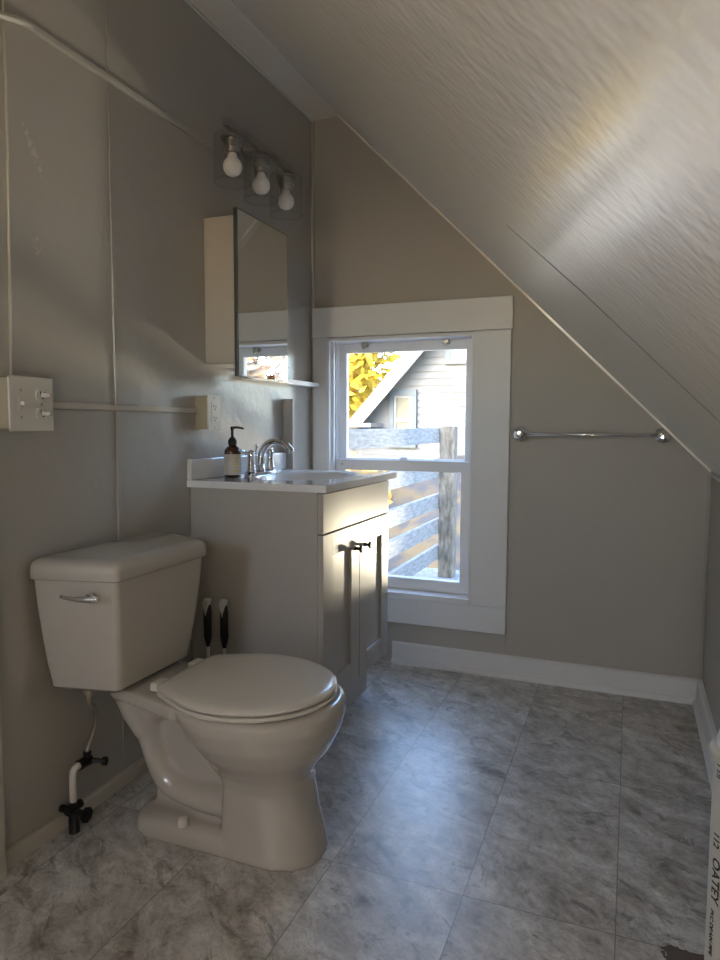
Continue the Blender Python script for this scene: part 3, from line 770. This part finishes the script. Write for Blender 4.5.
# ---------------------------------------------------------------- outside
GZ = -2.7
bm = B()
nx, ny = 60, 40; gv = []
def gz(x, y):
    t = min(max((y-3.2)/6.6, 0), 1); base = -1.7+2.1*t*t*(3-2*t)*.5+2.1*t*.5
    return base+.10*math.sin(x*2.1+y*1.3)+.07*math.sin(x*3.7-y*2.9)-.03*x*t
for i in range(nx+1):
    gv.append([bm.verts.new((x, y, gz(x, y))) for x in (-14+i*.5,) for y in [2.9+j*.25 for j in range(ny+1)]+[60.]])
for i in range(nx):
    for j in range(ny+1): bm.faces.new((gv[i][j], gv[i+1][j], gv[i+1][j+1], gv[i][j+1]))
g = struct('ground', bm, 'ground', 'leafy ground outside')
# own house wall below and around the window
bm = B(); box(bm, (XL-T-2.0, YB+T-.08, GZ), (XL-T, YB+T, 1.9)); box(bm, (XL-T, YB+T-.1, GZ), (XR+T, YB+T, -.11)); box(bm, (XR+T, YB+T-.08, GZ), (XR+2.2, YB+T, ZK))
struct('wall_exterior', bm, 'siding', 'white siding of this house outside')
# deck
bm = B()
for k in range(14):
    y = 2.90+k*.142; box(bm, (-1.42, y, -.09), (2.0, y+.134, -.055), .003)
for x in (-1.38, .3, 1.9): box(bm, (x, 2.86, -.25), (x+.04, 4.88, -.091))
tag(obj('deck', bm, 'deckwood'), 'weathered grey plank deck outside the window', 'deck')
rl = thing('deck_railing', 'weathered wooden deck railing of horizontal boards seen through the window', 'railing', (-1.25, 3.8, -.055))
RX = -1.215
for ztop in (.985, .745, .530, .355, .170):
    bx('rail_board', (RX-.05, 2.90, ztop-.10), (RX-.02, 4.72, ztop), 'deckwood', rl, .003)
for y in (4.60,):
    bx('post', (RX-.02, y, -.0545), (RX+.085, y+.105, 1.0), 'postwood', rl, .004)
# neighbouring house
hs = thing('neighbour_house', 'white clapboard gable house across the yard seen through the window', 'house', (-1.5, 10, GZ))
HY, HX0, HAX, HAZ = 10.0, -3.93, -.63, 4.68
HS = (HAZ-1.05)/(HAX-HX0)
def rake(x): return 1.05+HS*(x-HX0) if x < HAX else HAZ-HS*(x-HAX)
bm = B()
pitch = .105; z = GZ+.0
HX1 = HAX*2-HX0
while z < HAZ-.02:
    z1 = min(z+pitch, HAZ-.01)
    a0 = HX0 if z1 < 1.05 else HX0+(z1-1.05)/HS
    a1 = HX1-(a0-HX0)
    vs = [bm.verts.new(p) for p in ((a0, HY-.022, z), (a1, HY-.022, z), (a1, HY-.004, z1), (a0, HY-.004, z1), (a0, HY-.002, z), (a1, HY-.002, z))]
    bm.faces.new(vs[:4]); bm.faces.new((vs[0], vs[4], vs[5], vs[1])); z += pitch
prism(bm, [(HX0, GZ), (HX1, GZ), (HX1, 1.05), (HAX, HAZ), (HX0, 1.05)], 'y', HY, HY+2.5)
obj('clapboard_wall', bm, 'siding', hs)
bm = B()
for s in (0, 1):
    e = [(HX0-.35, 1.05-.35*HS+.03), (HAX, HAZ+.03), (HAX, HAZ+.10), (HX0-.35, 1.05-.35*HS+.10)]
    if s: e = [(2*HAX-x, z) for x, z in e]
    prism(bm, e, 'y', HY-.30, HY+2.7)
obj('roof', bm, 'roof', hs)
bm = B()
for s in (0, 1):
    e = [(HX0-.35, 1.05-.35*HS-.16), (HAX, HAZ-.16), (HAX, HAZ+.12), (HX0-.35, 1.05-.35*HS+.12)]
    if s: e = [(2*HAX-x, z) for x, z in e]
    prism(bm, e, 'y', HY-.35, HY-.302)
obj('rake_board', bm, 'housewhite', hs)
def hwin(x0, x1, z0, z1, glass, tr=.07):
    bm = B()
    box(bm, (x0, HY-.07, z0+.05), (x0+tr, HY-.024, z1-tr*1.3)); box(bm, (x1-tr, HY-.07, z0+.05), (x1, HY-.024, z1-tr*1.3)); box(bm, (x0, HY-.075, z1-tr*1.3), (x1, HY-.024, z1)); box(bm, (x0, HY-.08, z0), (x1, HY-.024, z0+.05))
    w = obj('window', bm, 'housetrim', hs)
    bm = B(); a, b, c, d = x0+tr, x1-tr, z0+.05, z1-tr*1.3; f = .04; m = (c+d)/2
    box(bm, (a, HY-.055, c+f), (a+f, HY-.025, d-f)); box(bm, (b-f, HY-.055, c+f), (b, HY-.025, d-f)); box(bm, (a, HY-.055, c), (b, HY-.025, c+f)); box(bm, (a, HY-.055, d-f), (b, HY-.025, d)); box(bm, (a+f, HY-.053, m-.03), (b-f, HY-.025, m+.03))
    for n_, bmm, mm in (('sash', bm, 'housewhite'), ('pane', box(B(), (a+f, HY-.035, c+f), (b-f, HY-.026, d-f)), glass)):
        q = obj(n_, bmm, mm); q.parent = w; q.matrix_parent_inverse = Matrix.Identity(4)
hwin(-3.46, -3.03, .67, 1.55, 'curtain'); hwin(-2.60, -1.85, 1.91, 2.9, 'skyglass', .09)
# low lean-to roof at the left of the house
bm = B(); prism(bm, [(HX0-2.2, .98), (HX0+.35, .98), (HX0+.35, 1.04), (HX0-2.2, 1.04)], 'y', HY-.55, HY-.02)
prism(bm, [(HX0-2.2, .90), (HX0+.30, .90), (HX0+.30, .93), (HX0-2.2, .93)], 'y', HY-.50, HY-.02)
prism(bm, [(HX0-2.1, GZ), (HX0, GZ), (HX0, .95), (HX0-2.1, .95)], 'y', HY, HY+2.)
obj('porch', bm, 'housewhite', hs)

def tree(name, label, cat, x, y, z0, h, r, m, n, leaf, ztrunk=None, group=None):
    t = thing(name, label, cat, (x, y, z0), group)
    if ztrunk is not None:
        bm = B(); tube(bm, [(x, y, z0), (x+.05, y, (z0+h)/2), (x-.03, y, h-r*.3)], [.16, .12, .04], 10, 4)
        for k in range(7):
            a = k*2.4; tube(bm, [(x, y, h-r*1.1), (x+r*.7*math.cos(a), y+r*.7*math.sin(a), h-r*.2)], [.06, .015], 6)
        obj('trunk', bm, 'bark', t, smooth=True)
    bm = B()
    cl = [(random.gauss(0, .42)*r, random.gauss(0, .42)*r, random.gauss(0, .42)*r) for _ in range(60)]
    for i in range(n):
        c = random.choice(cl); p = Vector((x+c[0]+random.gauss(0, .16)*r, y+c[1]+random.gauss(0, .16)*r, max(z0+.05, h-r*.5+c[2]+random.gauss(0, .16)*r)))
        s = leaf*random.uniform(.6, 1.3)
        u = Vector((random.gauss(0, 1), random.gauss(0, 1), random.gauss(0, 1))).normalized(); w = u.orthogonal().normalized()
        bm.faces.new([bm.verts.new(q) for q in (p-u*s, p+w*s*.6, p+u*s, p-w*s*.6)])
    obj('foliage', bm, m, t)
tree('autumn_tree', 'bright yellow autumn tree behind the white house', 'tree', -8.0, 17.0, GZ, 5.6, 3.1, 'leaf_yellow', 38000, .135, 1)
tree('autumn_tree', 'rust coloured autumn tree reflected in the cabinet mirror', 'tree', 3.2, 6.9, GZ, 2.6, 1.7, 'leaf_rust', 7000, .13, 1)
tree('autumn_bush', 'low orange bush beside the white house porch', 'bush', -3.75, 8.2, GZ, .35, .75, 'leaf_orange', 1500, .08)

# ---------------------------------------------------------------- light
w = bpy.data.worlds.new('world'); SC.world = w; w.use_nodes = True; nt = w.node_tree; bg = nt.nodes['Background']
sky = nt.nodes.new('ShaderNodeTexSky'); sky.sky_type = 'NISHITA'; sky.sun_disc = False; sky.sun_elevation = math.radians(35); sky.sun_rotation = math.radians(200)
nt.links.new(sky.outputs[0], bg.inputs['Color']); bg.inputs['Strength'].default_value = SKY
sun = bpy.data.lights.new('sun', 'SUN'); sun.energy = SUN; sun.angle = math.radians(.6); sun.color = (1., .92, .80)
so = bpy.data.objects.new('sun', sun); COL.objects.link(so)
so.rotation_euler = Vector((-.45, 1., -.62)).to_track_quat('-Z', 'Y').to_euler()
# fill light added in the rear opening to brighten the room
al = bpy.data.lights.new('rear_fill_light', 'AREA'); al.shape = 'RECTANGLE'; al.size = DX1-DX0; al.size_y = DZ1-DZ0
al.energy = FILL; al.color = (1., .98, .95)
ao = bpy.data.objects.new('rear_fill_light', al); COL.objects.link(ao); ao.location = ((DX0+DX1)/2, YF-.03, (DZ0+DZ1)/2)
ao.rotation_euler = (PI/2, 0, 0)
ao.rotation_euler = Vector((0, 1, 0)).to_track_quat('-Z', 'Z').to_euler()
# unseen uplight added behind the camera to brighten ceiling and left wall
gt = thing('fill_uplight', 'added fill uplight with a metal bowl shade, unseen behind the camera', 'lamp', (.06, -.72, 0))
bm = B(); lathe(bm, [(.07, 0), (.07, .012), (.012, .02), (.012, .29), (.03, .30), (.03, .315)], (.06, -.72, 0), n=20); obj('base', bm, 'nickel', gt, auto=40)
bm = B(); lathe(bm, [(.02, .312)]+[(.09*math.sin(PI*k/14), .40-.09*math.cos(PI*k/14)) for k in range(2, 14)]+[(.0, .49)], (.06, -.72, 0), n=28)
obj('globe', bm, mat('fill_globe_glow', (.9, .9, .9), .5, emit=((1., .88, .72), UPLIGHT_FILL)), gt, smooth=True)
bm = B(); lathe(bm, [(.028, .298), (.06, .305), (.105, .345), (.128, .40), (.132, .438), (.128, .438), (.124, .40), (.101, .349), (.058, .309), (.028, .303)], (.06, -.72, 0), n=36, cap=False); obj('bowl_shade', bm, 'nickel', gt, smooth=True)  # added bowl keeps the uplight's glow off low surfaces
# warm glint thrown up from the sunlit end of the deck
gl_ = bpy.data.lights.new('sun_glint', 'SPOT'); gl_.energy = GLINT; gl_.color = (1., .86, .62); gl_.shadow_soft_size = .11; gl_.spot_size = math.radians(50); gl_.spot_blend = .3
go = bpy.data.objects.new('sun_glint', gl_); COL.objects.link(go); go.location = (-.20, 5.0, .10)
go.rotation_euler = (Vector((-.9, 2.7, .85))-Vector(go.location)).to_track_quat('-Z', 'Y').to_euler()

# ---------------------------------------------------------------- camera
cam = bpy.data.cameras.new('camera'); co = bpy.data.objects.new('camera', cam); COL.objects.link(co); SC.camera = co
f = 683.85; cam.sensor_fit = 'VERTICAL'; cam.sensor_height = 36; cam.sensor_width = 27; cam.lens = f/960*36; cam.clip_start = .01; cam.clip_end = 200
yaw, pitch_, roll = math.radians(21.6166), math.radians(4.5315), math.radians(.2157)
cy, sy = math.cos(yaw), math.sin(yaw)
F = Vector((-sy*math.cos(pitch_), cy*math.cos(pitch_), -math.sin(pitch_))); R0 = Vector((cy, sy, 0)); U0 = R0.cross(F)
R = R0*math.cos(roll)+U0*math.sin(roll); U = -R0*math.sin(roll)+U0*math.cos(roll)
mt = Matrix((R, U, -F)).transposed().to_4x4(); mt.translation = Vector((0, 0, 1)); co.matrix_world = mt
SC.view_settings.view_transform = 'Standard'; SC.view_settings.look = 'None'; SC.view_settings.gamma = 1; SC.view_settings.use_curve_mapping = False
SC.view_settings.exposure = 0.
SC.cycles.max_bounces = 10; SC.cycles.diffuse_bounces = 6; SC.cycles.transparent_max_bounces = 12; SC.cycles.sample_clamp_indirect = 6
SC.cycles.use_denoising = True
